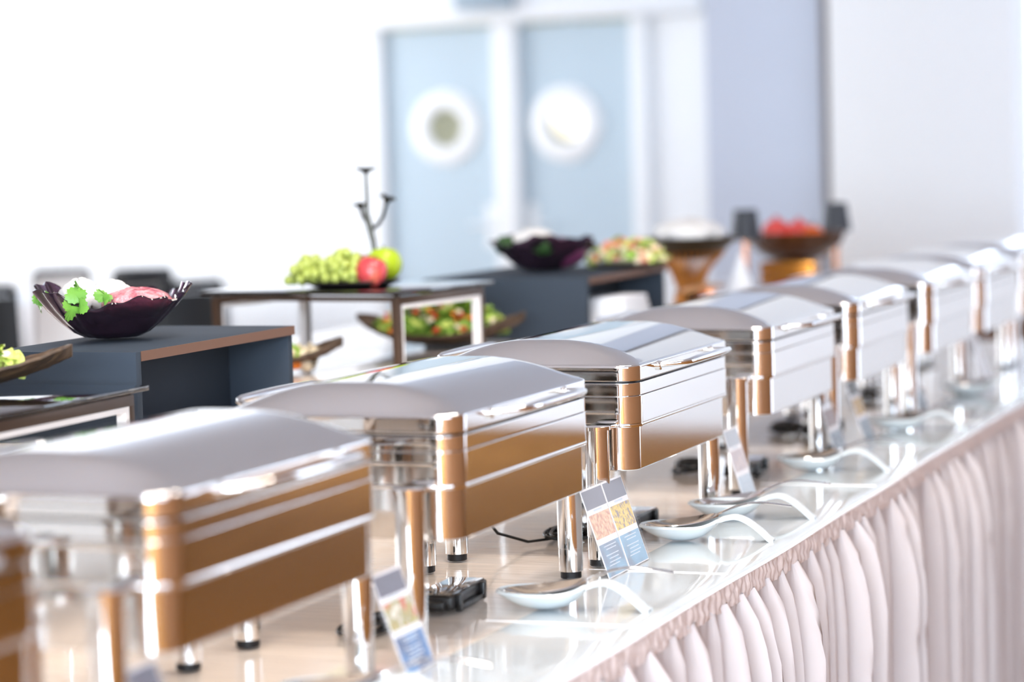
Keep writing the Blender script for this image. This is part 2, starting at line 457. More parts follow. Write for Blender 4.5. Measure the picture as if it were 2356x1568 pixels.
# ------------------------------------------------------------------ chafing dish
def make_dish():
    W, L, R = 0.389, 0.576, 0.037
    root = thing('chafing_dish', 'x', 'chafing dish', (0, 0, T), 0, 'row of polished steel chafing dishes')
    lp = MB()
    w0, l0 = W-0.012, L-0.012
    lp.loft([rr(w0-.006, l0-.006, R-.003, .1588), rr(w0-.002, l0-.002, R-.001, .1592), rr(w0-.0004, l0-.0004, R, .1602), rr(w0, l0, R, .1612), rr(w0, l0, R, .162), rr(w0, l0, R, .20), rr(w0, l0, R, .235), rr(w0, l0, R, .236)])
    lp.obj('water_pan', satin, root)
    fr = MB()
    fr.loft([rr(W, L, R, .2360), rr(W+.0008, L+.0008, R+.0004, .2372), rr(W+.0014, L+.0014, R+.0007, .2378), rr(W+.0014, L+.0014, R+.0007, .2408), rr(W+.0008, L+.0008, R+.0004, .2414), rr(W-.002, L-.002, R, .2420)])
    for sx in (-1, 1):
        for sy_ in (-1, 1):
            fr.lathe([(0.020, 0), (0.0255, 0.001), (0.0255, 0.007), (0.022, 0.0085)], 24, (sx*0.135, sy_*0.325, .2362))
            fr.box(sx*0.135-.022, sx*0.135+.022, sy_*0.28-.01, sy_*0.325+(.01 if sy_ < 0 else -.01)*0, .2368, .2432) if sy_ > 0 else fr.box(sx*0.135-.022, sx*0.135+.022, -0.325, -0.27, .2368, .2432)
    fr.obj('stand_frame', chrome, root)
    b1 = MB()
    b1.loft([rr(W-.004, L-.004, R-.002, .2416), rr(W-.0004, L-.0004, R, .2420), rr(W, L, R, .2425), rr(W, L, R, .2430), rr(W, L, R, .2890), rr(W, L, R, .2895), rr(W-.0005, L-.0005, R, .2899), rr(W-.004, L-.004, R-.002, .2902)])
    b1.obj('body_band', chrome, root)
    b2 = MB()
    b2.loft([rr(W-.007, L-.007, R-.003, .2900), rr(W-.0026, L-.0026, R, .2908), rr(W-.002, L-.002, R, .2913), rr(W-.002, L-.002, R, .2919), rr(W-.002, L-.002, R, .3118), rr(W-.002, L-.002, R, .3124), rr(W-.0025, L-.0025, R, .3129), rr(W-.008, L-.008, R-.003, .3135)])
    b2.obj('rim_band', chrome, root)
    sl = MB(); sl.loft([rr(W-.016, L-.016, R-.005, .3130), rr(W-.016, L-.016, R-.005, .3175)])
    sl.obj('lid_seal', rubber, root)
    ld = MB(); rings = [rr(W-.008, L-.008, R-.003, .3165, ne=14), rr(W-.001, L-.001, R-.0005, .3169, ne=14), rr(W, L, R, .3178, ne=14), rr(W, L, R, .3184, ne=14), rr(W, L, R, .3392, ne=14), rr(W, L, R, .3400, ne=14)]
    for k in range(1, 7):
        a = PI/2*k/6; d = 0.005*(1-math.cos(a)); rings.append(rr(W-2*d, L-2*d, R-d*.5, .3400+0.005*math.sin(a), ne=14))
    dm = W/2-0.006
    E = lambda d, D, p: 1-(1-min(1.0, max(0.0, d)/D))**p
    for k in range(1, 25):
        q = (k/24)**1.6; d = 0.005+(dm-0.005)*q
        rg = rr(W-2*d, L-2*d, R+d*.25, 0, ne=14)
        rings.append([(x, y, .3450+0.040*E(W/2-.005-abs(x), .165, 2.0)*E(L/2-.005-abs(y), .062, 2.0)) for x, y, _ in rg])
    ld.loft(rings)
    lid = ld.obj('lid', chrome, root, angle=50)
    for sx in (1, -1):
        h = MB(); x0 = sx*(W/2-.004); x1 = sx*(W/2+.047); zz = .334; zo = .338 if sx > 0 else .346
        path = []
        for (x, y) in ((x0, -.158), (x0+sx*.018, -.156), (x1-sx*.012, -.142), (x1-sx*.003, -.135), (x1, -.12), (x1, -.06), (x1, 0), (x1, .06), (x1, .12), (x1-sx*.003, .135), (x1-sx*.012, .142), (x0+sx*.018, .156), (x0, .158)):
            t = (x-x0)/(x1-x0); path.append((x, y, zz+(zo-zz)*t))
        h.tube(path, [.0055, .0045, .0045, .005, .006, .0075, .008, .0075, .006, .005, .0045, .0045, .0055], 10)
        for e in (-1, 1):
            h.lathe([(0.0, 0), (.0085, .001), (.0085, .009), (0.0, .010)], 12, (0, 0, 0), False, False)
            k0 = len(h.v)-48
            for i in range(k0, len(h.v)):
                px, py, pz = h.v[i]; h.v[i] = (x0+sx*(pz), e*.158+px, zz+py)
        h.obj('handle', chrome, lid)
    for sx in (-1, 1):
        for sy_ in (-1, 1):
            lg = MB().lathe([(.0185, .011), (.0205, .0125), (.0207, .05), (.0207, .0515), (.0212, .052), (.0212, .2365)], 28, (sx*.135, sy_*.325, 0)).obj('leg', legm, root)
            MB().lathe([(.0165, 0), (.0178, .001), (.0178, .0112), (.0165, .012)], 24, (sx*.135, sy_*.325, 0)).obj('foot', rubber, lg)
    return root
dish = make_dish()
spots = [(-0.150, -2.085, 'chafing dish nearest the camera, cut off by the lower left frame edge'),
         (-0.147, -1.269, 'large blurred chafing dish in the left foreground, front all brown reflection'),
         (-0.140, -0.453, 'brown-reflecting steel chafing dish behind the small device and three-block menu card'),
         (-0.133, 0.323, 'sharpest chafing dish, white front with brown along its lower edge, behind the double menu card'),
         (-0.137, 1.192, 'chafing dish just beyond the sharpest one, plain white reflecting front'),
         (-0.130, 1.928, 'chafing dish second after the sharpest one, blurred white front'),
         (-0.110, 2.683, 'chafing dish third after the sharpest one, next to the right frame edge one'),
         (-0.105, 3.385, 'chafing dish at the right frame edge, last one showing its front'),
         (-0.105, 4.16, 'last chafing dish of the row, barely showing past the right frame edge')]
for i, (x, y, lb) in enumerate(spots):
    if i == 0: dish.location = (x, y, T); dish['label'] = lb
    else: dup(dish, (x, y, T), 0, lb)

# ------------------------------------------------------------------ menu card holders
def sign(name, y0, y1, xb, xt, h, cards, label, lean_rz=0.0):
    """acrylic holder: leaning front sheet with printed cards, foot sheet behind"""
    cy0 = (y0+y1)/2; wd = y1-y0
    root = thing(name, label, 'menu card', (xb, cy0, T+0.0008), lean_rz, 'menu card holders')
    ang = math.atan2(xb-xt, h); Ls = math.hypot(xb-xt, h)
    M = Matrix.Rotation(-ang, 4, 'Y')           # sheet stands in YZ, leaning to -x
    MB().box(-0.0035, -0.001, -wd/2-.003, wd/2+.003, 0.0, Ls+.003, M).obj('acrylic_back', acrylic, root)
    MB().box(0.0012, 0.0027, -wd/2-.003, wd/2+.003, 0.0, Ls+.003, M).obj('acrylic_front', acrylic, root)
    MB().box(-0.075, 0.0, -wd/2-.003, wd/2+.003, 0.0, 0.002).obj('acrylic_foot', acrylic, root)
    n = len(cards); cw = wd/n
    for k, (m1, m2, m3) in enumerate(cards):
        a = -wd/2+k*cw+.002; b = a+cw-.004
        c = MB().box(-.0009, .0002, a, b, .002, Ls-.001, M).obj('card', cardm, root)
        def blk(nm, mm, f0, f1, i0=.0, i1=.0):
            return MB().box(.0002, .0005, a+.002+i0, b-.002-i1, .002+(Ls-.004)*f0, .002+(Ls-.004)*f1, M).obj(nm, mm, c)
        blk('header_print', m1, .775, .985)
        blk('photo_print', m2, .44, .715)
        blk('menu_print', m3, .012, .375)
        tl = MB()
        for (f, i0, i1) in ((.335, .22, .2), (.30, .28, .24), (.235, .2, .2), (.195, .3, .25), (.155, .26, .2), (.12, .2, .3), (.75, .3, .3), (.74, .3, .3)):
            ww = (b-a); z = .002+(Ls-.004)*f
            tl.box(.0005, .0007, a+ww*i0, b-ww*i1, z, z+.0016, M)
        tl.obj('text_lines', textm, c)
    return root
sign('menu_card_holder', -0.146, 0.065, 0.070, 0.020, 0.150, [(hdrm, pho_rice, bluem), (hdrm, pho_pasta, bluem)], 'double menu card with yellow pasta and rice pictures in an acrylic holder')
sign('menu_card_holder', -0.925, -0.826, 0.050, -0.002, 0.140, [(mat('dark_header_print', (84, 78, 92), .3), pho_veg, deepblue)], 'menu card with vegetable picture and deep blue lower block in foreground')
sign('menu_card_holder', 0.700, 0.792, 0.060, 0.015, 0.152, [(mat('pale_header', (176, 182, 190), .3), pho_pink, mat('pale_menu', (184, 196, 206), .3))], 'pale faded menu card right of the sharpest chafing dish')
sign('menu_card_holder', 1.470, 1.575, 0.052, 0.005, 0.150, [(mat('charcoal_header', (88, 86, 90), .3), pho_brown, greyblue)], 'menu card with brown picture, left of the pair beyond the oval spoons')
sign('menu_card_holder', 1.715, 1.812, 0.063, 0.012, 0.150, [(mat('black_header', (46, 46, 44), .3), pho_gold, mat('steel_menu', (96, 112, 124), .3))], 'menu card with golden yellow picture block')
sign('menu_card_holder', 2.400, 2.500, 0.045, 0.0, 0.145, [(mat('charcoal_header', (88, 86, 90), .3), pho_brown, greyblue)], 'small blurred menu card under the third farthest chafing dish')
sign('menu_card_holder', 3.040, 3.150, 0.098, 0.050, 0.150, [(cardm, cardm, cardm)], 'plain white card holder nearest the far end')
sign('menu_card_holder', -1.605, -1.505, 0.045, -0.005, 0.145, [(mat('dark_header_print', (84, 78, 92), .3), pho_brown, deepblue)], 'dark-topped menu card just entering at the bottom left')

# ------------------------------------------------------------------ spoon rests and serving spoons
def spoon_rest_mesh():
    Lr = 0.245
    def wid(u):
        if u < 0.60:
            q = (u-0.30)/0.30; return max(0.0035, 0.050*math.sqrt(max(0, 1-q*q*0.985)))
        q = (u-0.60)/0.40
        return 0.013+0.003*math.sin(q*PI)+0.006*q*q if q > .12 else 0.0095+0.0035*q/.12
    def fn(i, j):
        u = j; v = i*2-1
        u2 = 0.5-0.5*math.cos(PI*u); u2 = 0.35*u2+0.65*u
        x = u2*Lr; wv = wid(u2); y = v*wv
        if u2 < 0.60:
            q = (u2-0.30)/0.30; rad = min(1, math.sqrt(q*q+(v*math.sqrt(max(0, 1-q*q)))**2))
            z = 0.006+0.026*rad**2.2
            if u2 > 0.42: z += 0.012*((u2-0.42)/0.18)**2*(1-0)
            if u2 > .45: z = max(z, 0.006+0.038*((u2-0.30)/0.30)**2.2*(0.75+0.25*v*v))
        else:
            q = (u2-0.60)/0.40
            zc = 0.044+0.008*math.sin(min(1, q*2)*PI*.5)-0.050*max(0, (q-.22)/.78)**1.7
            z = zc-0.004*v*v
        return (x, y, max(z, 0.004))
    return MB().surf(fn, 14, 44).mesh('spoon_rest', porcelain, angle=80, solid=0.0055)
def serving_spoon_mesh():
    def fn(i, j):
        u = j; v = i*2-1
        if u < 0.5:
            q = u/0.5; x = q*0.135; t = q*2-1
            wv = max(0.006, 0.040*math.sqrt(max(0, 1-t*t*0.97)))
            dep = 0.013*(1-t*t)*(1-v*v)
            z = 0.014-dep+0.014*q**2.5
        else:
            q = (u-0.5)/0.5; x = 0.135+q*0.135
            wv = 0.0095-0.004*math.sin(q*PI)+0.002*q
            z = 0.028+0.022*math.sin(min(1, q*1.7)*PI/2)-0.012*q*q+0.002*(1-v*v)
        return (x, v*wv, z)
    return MB().surf(fn, 10, 40).mesh('serving_spoon', spoonm, angle=80, solid=0.0016)
rest_me = spoon_rest_mesh(); spoon_me = serving_spoon_mesh()
def place_rest(x, y, rz, srz, lb, slb, sz=1.0):
    o = bpy.data.objects.new('spoon_rest', rest_me); COL.objects.link(o)
    o.location = (x, y, T+0.0012); o.rotation_euler = (0, 0, rz)
    tag(o, lb, 'spoon rest', 'white porcelain spoon rests')
    s = bpy.data.objects.new('serving_spoon', spoon_me); COL.objects.link(s)
    s.location = (x+0.010*math.cos(rz), y+0.010*math.sin(rz)-.006, T+0.0185); s.rotation_euler = (0, 0, srz)
    tag(s, slb, 'spoon', 'steel serving spoons in spoon rests')
place_rest(-0.020, -0.415, 0.10, 0.28, 'white porcelain spoon rest below the double menu card, nearest one in full view', 'steel serving spoon in the rest below the double menu card')
place_rest(-0.012, 0.262, 0.16, 0.42, 'sharp white porcelain spoon rest right of the double menu card', 'sharp steel serving spoon right of the double menu card')
place_rest(-0.008, 0.545, 0.12, 0.50, 'white porcelain spoon rest directly behind the sharp one', 'steel serving spoon in the rest directly behind the sharp one')
place_rest(-0.022, 1.235, 0.16, 0.40, 'blurred white spoon rest in front of the brown-picture menu card', 'blurred steel spoon in front of the brown-picture menu card')
place_rest(0.000, 2.00, 0.12, 0.40, 'farthest small blurred spoon rest near the skirt edge', 'farthest blurred serving spoon near the skirt edge')
place_rest(-0.040, -1.125, 0.12, 0.30, 'spoon rest cut off by the bottom frame edge', 'steel serving spoon cut off by the bottom frame edge')
place_rest(0.010, 2.86, 0.12, 0.40, 'tiny spoon rest below the plain white card', 'tiny blurred spoon below the plain white card')

# ------------------------------------------------------------------ heater control boxes and cable coils under the dishes
def control_box(x, y, rz, lb):
    t = thing('heater_control_box', lb, 'control box', (x, y, T+0.001), rz, 'black heater control boxes')
    MB().box(-.033, .033, -.085, .085, .004, .026).obj('box_body', blackpl, t, bevel=.004)
    MB().box(-.029, .029, -.080, .080, .0258, .0282).obj('glossy_panel', glossblk, t, bevel=.001)
    MB().box(-.024, .024, -.102, -.083, .006, .020).obj('cable_socket', blackpl, t, bevel=.003)
    for nm, q in (('side_rail', (.032, .040, -.055, .055, .0, .009)), ('side_clip', (.032, .041, -.064, -.052, .0, .027)), ('side_clip', (.032, .041, .046, .058, .0, .027)), ('side_rail', (-.040, -.032, -.055, .055, 0, .010))):
        MB().box(*q).obj(nm, blackpl, t, bevel=.0015)
control_box(-0.112, -0.395, 0.05, 'black control box with glossy top beside the foreground menu card')
control_box(-0.085, 0.405, 0.0, 'black control box showing behind the double menu card')
control_box(-0.080, 1.180, 0.1, 'dark control box behind the pale menu card')
control_box(-0.100, 1.93, 0.0, 'dark control box between the brown and golden menu cards')
def coil(x, y, n, s, seed, lb, tail=None):
    random.seed(seed)
    t = thing('power_cable', lb, 'cable', (x, y, T+0.001), 0, 'coiled black power cables')
    path = []
    N = 34*n
    for i in range(N):
        a = 2*PI*i/34; k = i/N
        rr_ = 1+0.22*math.sin(a*0.37+seed)+0.1*math.sin(a*1.3)
        path.append((s*0.55*rr_*math.cos(a)+0.01*math.sin(a*.21), s*1.15*rr_*math.sin(a)+.006*math.cos(a*.3), 0.0035+0.020*(0.5+0.5*math.sin(a*.5+seed))*(.4+.6*k)))
    MB().tube(path, 0.0030, 6).obj('coiled_cord', cablem, t)
    MB().tube([(-s*.7, 0, .012), (s*.1, .004, .016), (s*.7, 0, .012)], [.006, .0075, .006], 8).obj('cable_tie', blackpl, t)
    if tail:
        MB().tube([Vector(p)-Vector((x, y, 0)) for p in tail], 0.0028, 6).obj('cord_tail', cablem, t)
coil(-0.155, 0.265, 5, 0.055, 1, 'coiled black cable behind the front leg left of the double menu card', [(-0.27, 0.07, 0.14), (-0.255, 0.08, 0.075), (-0.235, 0.11, 0.03), (-0.20, 0.17, 0.006), (-0.17, 0.22, 0.005)])
coil(-0.150, -0.625, 5, 0.050, 2, 'coiled black cable behind the foreground dish leg')
coil(-0.215, 1.215, 5, 0.055, 3, 'coiled black cable under the sharpest dish, left of its far leg')
coil(-0.200, 1.950, 5, 0.055, 4, 'coiled black cable beside the blurred spoon row')
coil(-0.180, 2.70, 4, 0.055, 5, 'farthest dark cable coil under the far dishes')

# ------------------------------------------------------------------ grey risers
edgem = mat('brown_edge_reflection', (112, 84, 70), 0.5, spec=0.2)
def riser(x0, x1, y0, y1, z0, z1, lb):
    t = thing('display_riser', lb, 'riser', ((x0+x1)/2, (y0+y1)/2, z0), 0, 'slate grey display risers')
    a, b, th, h = (x1-x0)/2, (y1-y0)/2, 0.017, z1-z0
    MB().box(-a, a, -b+th+.0015, b, h-th, h).obj('top_board', slatem, t, bevel=.0006)
    MB().box(a, a+.0012, -b+th+.0015, b, h-th, h).obj('edge_reflection', edgem, t)  # thin strip painted with the warm reflection on the aisle edge
    MB().box(-a, a+.001, -b, -b+th, 0, h).obj('end_panel', slatem, t, bevel=.0006)
    MB().box(-a, a-.004, b-th-.002, b-.002, 0, h-th-.0005).obj('end_panel', slatem, t, bevel=.0006)
    MB().box(a-.15, a-.133, -b+th+.001, b-th-.003, 0, h-th-.0005).obj('back_panel', slatem, t, bevel=.0006)
riser(-0.992, -0.697, -0.359, 0.235, TI+.001, T+0.400, 'slate grey riser box under the scalloped bowl at left')
riser(-1.120, -0.668, 1.80, 2.44, TI+.001, T+0.400, 'slate grey riser box in the middle distance behind the chafing dishes')

# ------------------------------------------------------------------ framed display stands with dark glass tops
def stand(x0, x1, y0, y1, z0, z1, rz, lb, over=.018):
    cx, cy_ = (x0+x1)/2, (y0+y1)/2
    t = thing('display_stand', lb, 'display stand', (cx, cy_, z0), rz, 'framed glass-top display stands')
    a, b, h = (x1-x0)/2, (y1-y0)/2, z1-z0
    g = .018
    MB().box(-a, a, -b, b, h-.008, h).obj('glass_top', blkglass, t, bevel=.0012)
    a2, b2 = a-over, b-over; zt = h-.013
    for sx in (-1, 1):
        # U shaped side frame in the y-z plane, window light painted white on its inner faces
        s = MB(); x_0, x_1 = (a2-g, a2) if sx > 0 else (-a2, -a2+g)
        s.box(x_0, x_1, -b2, b2, zt-g, zt); s.box(x_0, x_1, -b2, -b2+g, 0, zt-g); s.box(x_0, x_1, b2-g, b2, 0, zt-g)
        f = s.obj('side_frame', bronze, t, bevel=.0015)
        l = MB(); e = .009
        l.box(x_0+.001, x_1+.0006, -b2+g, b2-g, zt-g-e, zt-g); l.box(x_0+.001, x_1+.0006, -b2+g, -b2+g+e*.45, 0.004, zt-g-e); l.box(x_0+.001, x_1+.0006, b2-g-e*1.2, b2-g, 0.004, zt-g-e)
        l.obj('lit_inner_face', frame_film_white, f)
    for sy_ in (-1, 1):
        y_0, y_1 = (b2-g, b2) if sy_ > 0 else (-b2, -b2+g)
        MB().box(-a2+g, a2-g, y_0, y_1, zt-g*.6, zt).obj('cross_bar', bronze, t, bevel=.0015)
    for sx in (-1, 1):
        for sy_ in (-1, 1):
            MB().lathe([(.008, 0), (.008, .005)], 12, (sx*(a2-.009), sy_*(b2-.009), zt)).obj('glass_pad', rubber, t)
stand(-1.12, -0.594, -1.02, -0.492, TI+.001, T+0.358, 0, 'glossy black glass display stand at the left edge, under the leaf salad tray')
stand(-1.315, -0.765, 0.985, 1.400, TI+.001, T+0.420, -0.14, 'framed display stand carrying the fruit plate')

# ------------------------------------------------------------------ scalloped glass bowls with dips
def scallop_mesh():
    prof = [(0.0, 0.004), (0.03, 0.003), (0.052, 0.005), (0.072, 0.014), (0.095, 0.032), (0.118, 0.055), (0.134, 0.074), (0.141, 0.084)]
    n = 120; K = len(prof)-1
    def fn(u, v):
        th = 2*PI*u; k = v*K; i = min(K-1, int(k)); q = k-i
        r = prof[i][0]*(1-q)+prof[i+1][0]*q; z = prof[i][1]*(1-q)+prof[i+1][1]*q
        s = v**2.4
        ru = 1+s*(0.030*math.sin(7*th+0.5)+0.034*math.sin(23*th+2*math.sin(3*th)))
        z += s*(0.010*math.sin(2*th+1.2)+0.008*math.sin(5*th+.4)+0.0035*math.sin(17*th))
        z += s*0.006*math.cos(th-2.4)
        return (r*ru*math.cos(th), r*ru*math.sin(th), z)
    return MB().surf(fn, n, 28, True).mesh('scalloped_bowl', smoky, angle=80, solid=0.0035)
bowl_me = scallop_mesh()
def lumpy(c, r, sc, seed, m_, name, amp=.16, lab=None, cat=None, nu=36, nv=20, group=None):
    random.seed(seed); ph = [random.uniform(0, 6.28) for _ in range(8)]
    f = lambda th, p: 1+amp*(0.5*math.sin(3*th+ph[0])*math.sin(2*p+ph[1])+0.4*math.sin(5*th+ph[2]+3*p)+0.35*math.sin(9*th+ph[3])*math.sin(7*p+ph[4]))
    o = MB().sphere((0, 0, 0), r, nu, nv, sc, f).obj(name, m_, angle=180)
    o.location = c
    if lab: tag(o, lab, cat, group)
    return o
def leaf_blob(c, size, seed):
    """parsley leaf: three-lobed toothed blade, slightly cupped"""
    random.seed(seed); b = MB()
    pts = []; n = 60
    for i in range(n):
        a = 2*PI*i/n
        r = 0.55+0.38*abs(math.cos(1.5*a))**0.7+0.07*math.sin(15*a)
        pts.append((r*math.cos(a)*size, r*math.sin(a)*size*0.8, 0.22*size*math.sin(2*a+seed)))
    b.v = [(0, 0, 0.12*size)]+pts
    b.f = [(0, 1+i, 1+(i+1) % n) for i in range(n)]
    return b
B1 = (-0.905, -0.085, T+0.4005)
o = bpy.data.objects.new('scalloped_bowl', bowl_me); COL.objects.link(o); o.location = B1; o.rotation_euler = (0, 0, 0.35)
tag(o, 'dark purple scalloped glass bowl on the left grey riser', 'bowl', 'scalloped glass bowls')
lumpy((B1[0]+.050, B1[1]+.004, B1[2]+.066), .066, (1.0, .95, .42), 11, hummus, 'beet_hummus', .07, 'pink beetroot hummus mound in the left scalloped bowl', 'dip')
lumpy((B1[0]-.062, B1[1]-.010, B1[2]+.076), .036, (1.0, 1.0, .92), 12, cheese, 'soft_cheese', .16, 'left lump of soft white cheese in the scalloped bowl at left', 'cheese', group='cheese lumps in the left bowl')
lumpy((B1[0]-.008, B1[1]+.010, B1[2]+.074), .037, (1.2, 1.0, .85), 13, cheese, 'soft_cheese', .18, 'white cheese lump next to the pink hummus in the left bowl', 'cheese', group='cheese lumps in the left bowl')
lumpy((B1[0]-.035, B1[1]+.03, B1[2]+.060), .040, (1.2, 1.0, .85), 14, cheese, 'soft_cheese', .14, 'hindmost white cheese lump in the scalloped bowl at left', 'cheese', group='cheese lumps in the left bowl')
def parsley_sprig(loc, rots, lb):
    t = thing('parsley_sprig', lb, 'parsley', loc, 0, 'parsley sprigs on the left bowl')
    for k, (dx, dy, dz, rx, ry, rz, s) in enumerate(rots):
        s *= 1.2
        l = leaf_blob((0, 0, 0), s, k+1).obj('leaf', parsley, t, angle=180)
        l.location = (dx, dy, dz); l.rotation_euler = (rx, ry, rz)
    MB().tube([(0, 0.01, -.004), (.003, 0, .004), (0, -.012, .012)], .0012, 6).obj('stalk', parsley, t)
parsley_sprig((B1[0]+.012, B1[1]-.128, B1[2]+.072), [(0, -.012, .018, 1.1, .1, .2, .020), (-.006, -.020, -.008, 1.4, -.2, 1.3, .022), (.016, -.018, -.004, 1.2, .5, -.6, .017), (-.004, .004, .030, .9, .0, 2.2, .016)], 'middle bright parsley sprig hanging over the rim of the left bowl')
parsley_sprig((B1[0]-.118, B1[1]-.055, B1[2]+.068), [(0, 0, .012, 1.0, -.3, .4, .016), (.010, -.012, -.004, 1.4, .2, -.8, .015)], 'small parsley sprig at the left end of the scalloped bowl')
parsley_sprig((B1[0]+.030, B1[1]-.080, B1[2]+.084), [(0, 0, 0, .8, .5, .4, .017), (.012, -.01, -.008, 1.2, .6, -.8, .013)], 'dark parsley sprig between the cheese and the pink hummus')
B2 = (-0.905, 2.12, T+0.4005)
o = bpy.data.objects.new('scalloped_bowl', bowl_me); COL.objects.link(o); o.location = B2; o.rotation_euler = (0, 0, 2.2)
tag(o, 'dark blurred scalloped bowl on the middle-distance riser', 'bowl', 'scalloped glass bowls')
lumpy((B2[0]+.045, B2[1], B2[2]+.050), .074, (.98, .98, .55), 21, mat('purple_beet', (92, 40, 70), .4), 'beet_salad', .1, 'purple beet salad in the middle-distance bowl', 'dip')
lumpy((B2[0]-.025, B2[1], B2[2]+.082), .050, (1.3, 1.0, .62), 22, cheese, 'soft_cheese', .16, 'white cheese on top of the middle-distance bowl', 'cheese')
for k, (dx, dy) in enumerate(((-.095, -.04), (.035, -.10))):
    lumpy((B2[0]+dx, B2[1]+dy, B2[2]+.074), .024, (1.2, 1, .9), 23+k, lettuce3, 'herb_garnish', .3, ('dark herb tuft at the left of the middle-distance bowl', 'dark herb tuft at the front of the middle-distance bowl')[k], 'herbs', group='herb tufts')

# ------------------------------------------------------------------ bark-brown boat trays and salads
def tray_mesh(Lx, Wy, rise, thick=.005):
    def fn(i, j):
        u = j*2-1; v = i*2-1
        wv = Wy/2*math.sqrt(max(0.0, 1-abs(u)**2.4))+.004
        z = .006+rise*abs(u)**2.2*0.9+0.030*(v*v)*(1-0.4*abs(u))+0.0015*math.sin(u*40)*math.sin(v*9)
        return (u*Lx/2, v*wv, z)
    return MB().surf(fn, 16, 60).mesh('leaf_tray', barkm, angle=80, solid=thick)
def tray(loc, rz, Lx, Wy, rise, lb):
    o = bpy.data.objects.new('leaf_tray', tray_mesh(Lx, Wy, rise)); COL.objects.link(o)
    o.location = loc; o.rotation_euler = (0, 0, rz)
    return tag(o, lb, 'tray', 'brown leaf-shaped trays')
LEAFS = {}
def leaf_me(kind, m_):
    key = (kind, m_.name)
    if key in LEAFS: return LEAFS[key]
    random.seed(kind*17+3); b = MB()
    a1, a2, a3 = [random.uniform(0, 6.28) for _ in range(3)]
    if kind < 4:
        b.surf(lambda u, v: ((u-.5)*2.2*(0.55+0.5*math.sin(PI*v)), (v-.5)*2.6, .5*math.sin(3*u+a1)*math.cos(2.5*v+a2)+.25*math.sin(9*u+a3)), 6, 6)
        me = b.mesh('salad_leaf', m_, angle=180)
    else:
        b.sphere((0, 0, 0), 1, 8, 6, (1.0, .8, .62))
        me = b.mesh('salad_piece', m_, angle=180)
    LEAFS[key] = me
    return me
def salad(name, loc, rz, ax, ay, hz, n, palette, size, seed, lb, cat='salad'):
    random.seed(seed)
    t = thing(name, lb, cat, loc, rz)
    pics = [(random.random(), random.uniform(0, 2*PI)) for _ in range(n)]
    b = MB().sphere((0, 0, hz*.36), 1, 20, 10, (ax*.80, ay*.80, hz*.36)).obj('salad_heart', palette[0][0], t, angle=180)
    tot = sum(p[2] for p in palette)
    for k, (q, a) in enumerate(pics):
        r = math.sqrt(q); x, y = ax*r*math.cos(a), ay*r*math.sin(a); z = hz*(1-q)**.6*random.uniform(.75, 1.1)+hz*.12
        w_ = random.uniform(0, tot); s = 0
        for (m_, nm, pr, chunky) in palette:
            s += pr
            if w_ <= s: break
        me = leaf_me((4+random.randrange(2)) if chunky else random.randrange(4), m_)
        o = bpy.data.objects.new(nm, me); COL.objects.link(o); o.parent = t
        sz = size*random.uniform(.7, 1.25)*(0.8 if chunky else 1)
        o.location = (x, y, z); o.scale = (sz, sz, sz)
        o.rotation_euler = (random.uniform(-.7, .7), random.uniform(-.7, .7), random.uniform(0, 6.28))
    return t
# tray on the left glass stand
t1z = T+0.3585
tray((-0.885, -0.685, t1z), 0.45, 0.46, 0.19, 0.055, 'brown bark-textured leaf tray on the left glass stand')
salad('caesar_salad', (-0.850, -0.668, t1z+.024), 0.45, .105, .042, .062, 110, [(lettuce2, 'lettuce_leaf', 6, False), (lettuce, 'lettuce_leaf', 2, False), (creamf, 'crouton', 2, True), (salmonf, 'salmon_flake', 1.3, True)], .013, 31, 'pale green lettuce salad in the tray at the left edge')
# tray behind the left riser
tray((-1.13, 0.86, TI+.001), 0.5, 0.42, 0.20, 0.060, 'brown leaf tray partly hidden behind the left riser')
salad('vegetable_antipasti', (-1.14, 0.855, TI+.012), 0.5, .15, .08, .050, 50, [(orangef, 'carrot_slice', 4, True), (lettuce, 'herb_leaf', 2, False), (creamf, 'bread_piece', 3, True), (tomato, 'pepper_slice', 2, True)], .024, 32, 'orange vegetable antipasti behind the left riser')
for k, (dx, dz, rz) in enumerate(((0.135, .05, .3), (0.10, .045, -.3))):
    bxm = MB().surf(lambda u, v: ((u-.5)*.05*(1-.4*v), .02*math.sin(u*3), v*.05), 6, 5).obj('flatbread', creamf, solid=.002)
    bxm.location = (-1.14+dx*.88, 0.855+dx*.48, TI+.022+.0); bxm.rotation_euler = (-.4, .5, rz)
    tag(bxm, ('upright flatbread triangle at the right end of the antipasti tray', 'second flatbread triangle in the antipasti tray')[k], 'bread', 'flatbread triangles')
# big salad behind the fruit stand
tray((-1.13, 1.79-.16, TI+.001), 0.12, 0.46, 0.20, 0.075, 'brown leaf tray with mixed salad beyond the fruit stand') if False else None
tray((-0.985, 1.60, TI+.001), 0.06, 0.44, 0.24, 0.070, 'long brown leaf tray under the mixed green salad')
salad('mixed_salad', (-0.985, 1.60, TI+.018), 0.06, .172, .080, .100, 260, [(lettuce, 'lettuce_leaf', 6, False), (lettuce2, 'lettuce_leaf', 2, False), (tomato, 'tomato_piece', 3.0, True), (creamf, 'cheese_cube', 1.8, True), (orangef, 'pepper_piece', .8, True), (lettuce3, 'dark_leaf', .8, False)], .0125, 33, 'mixed green salad with tomato pieces behind the fruit stand')
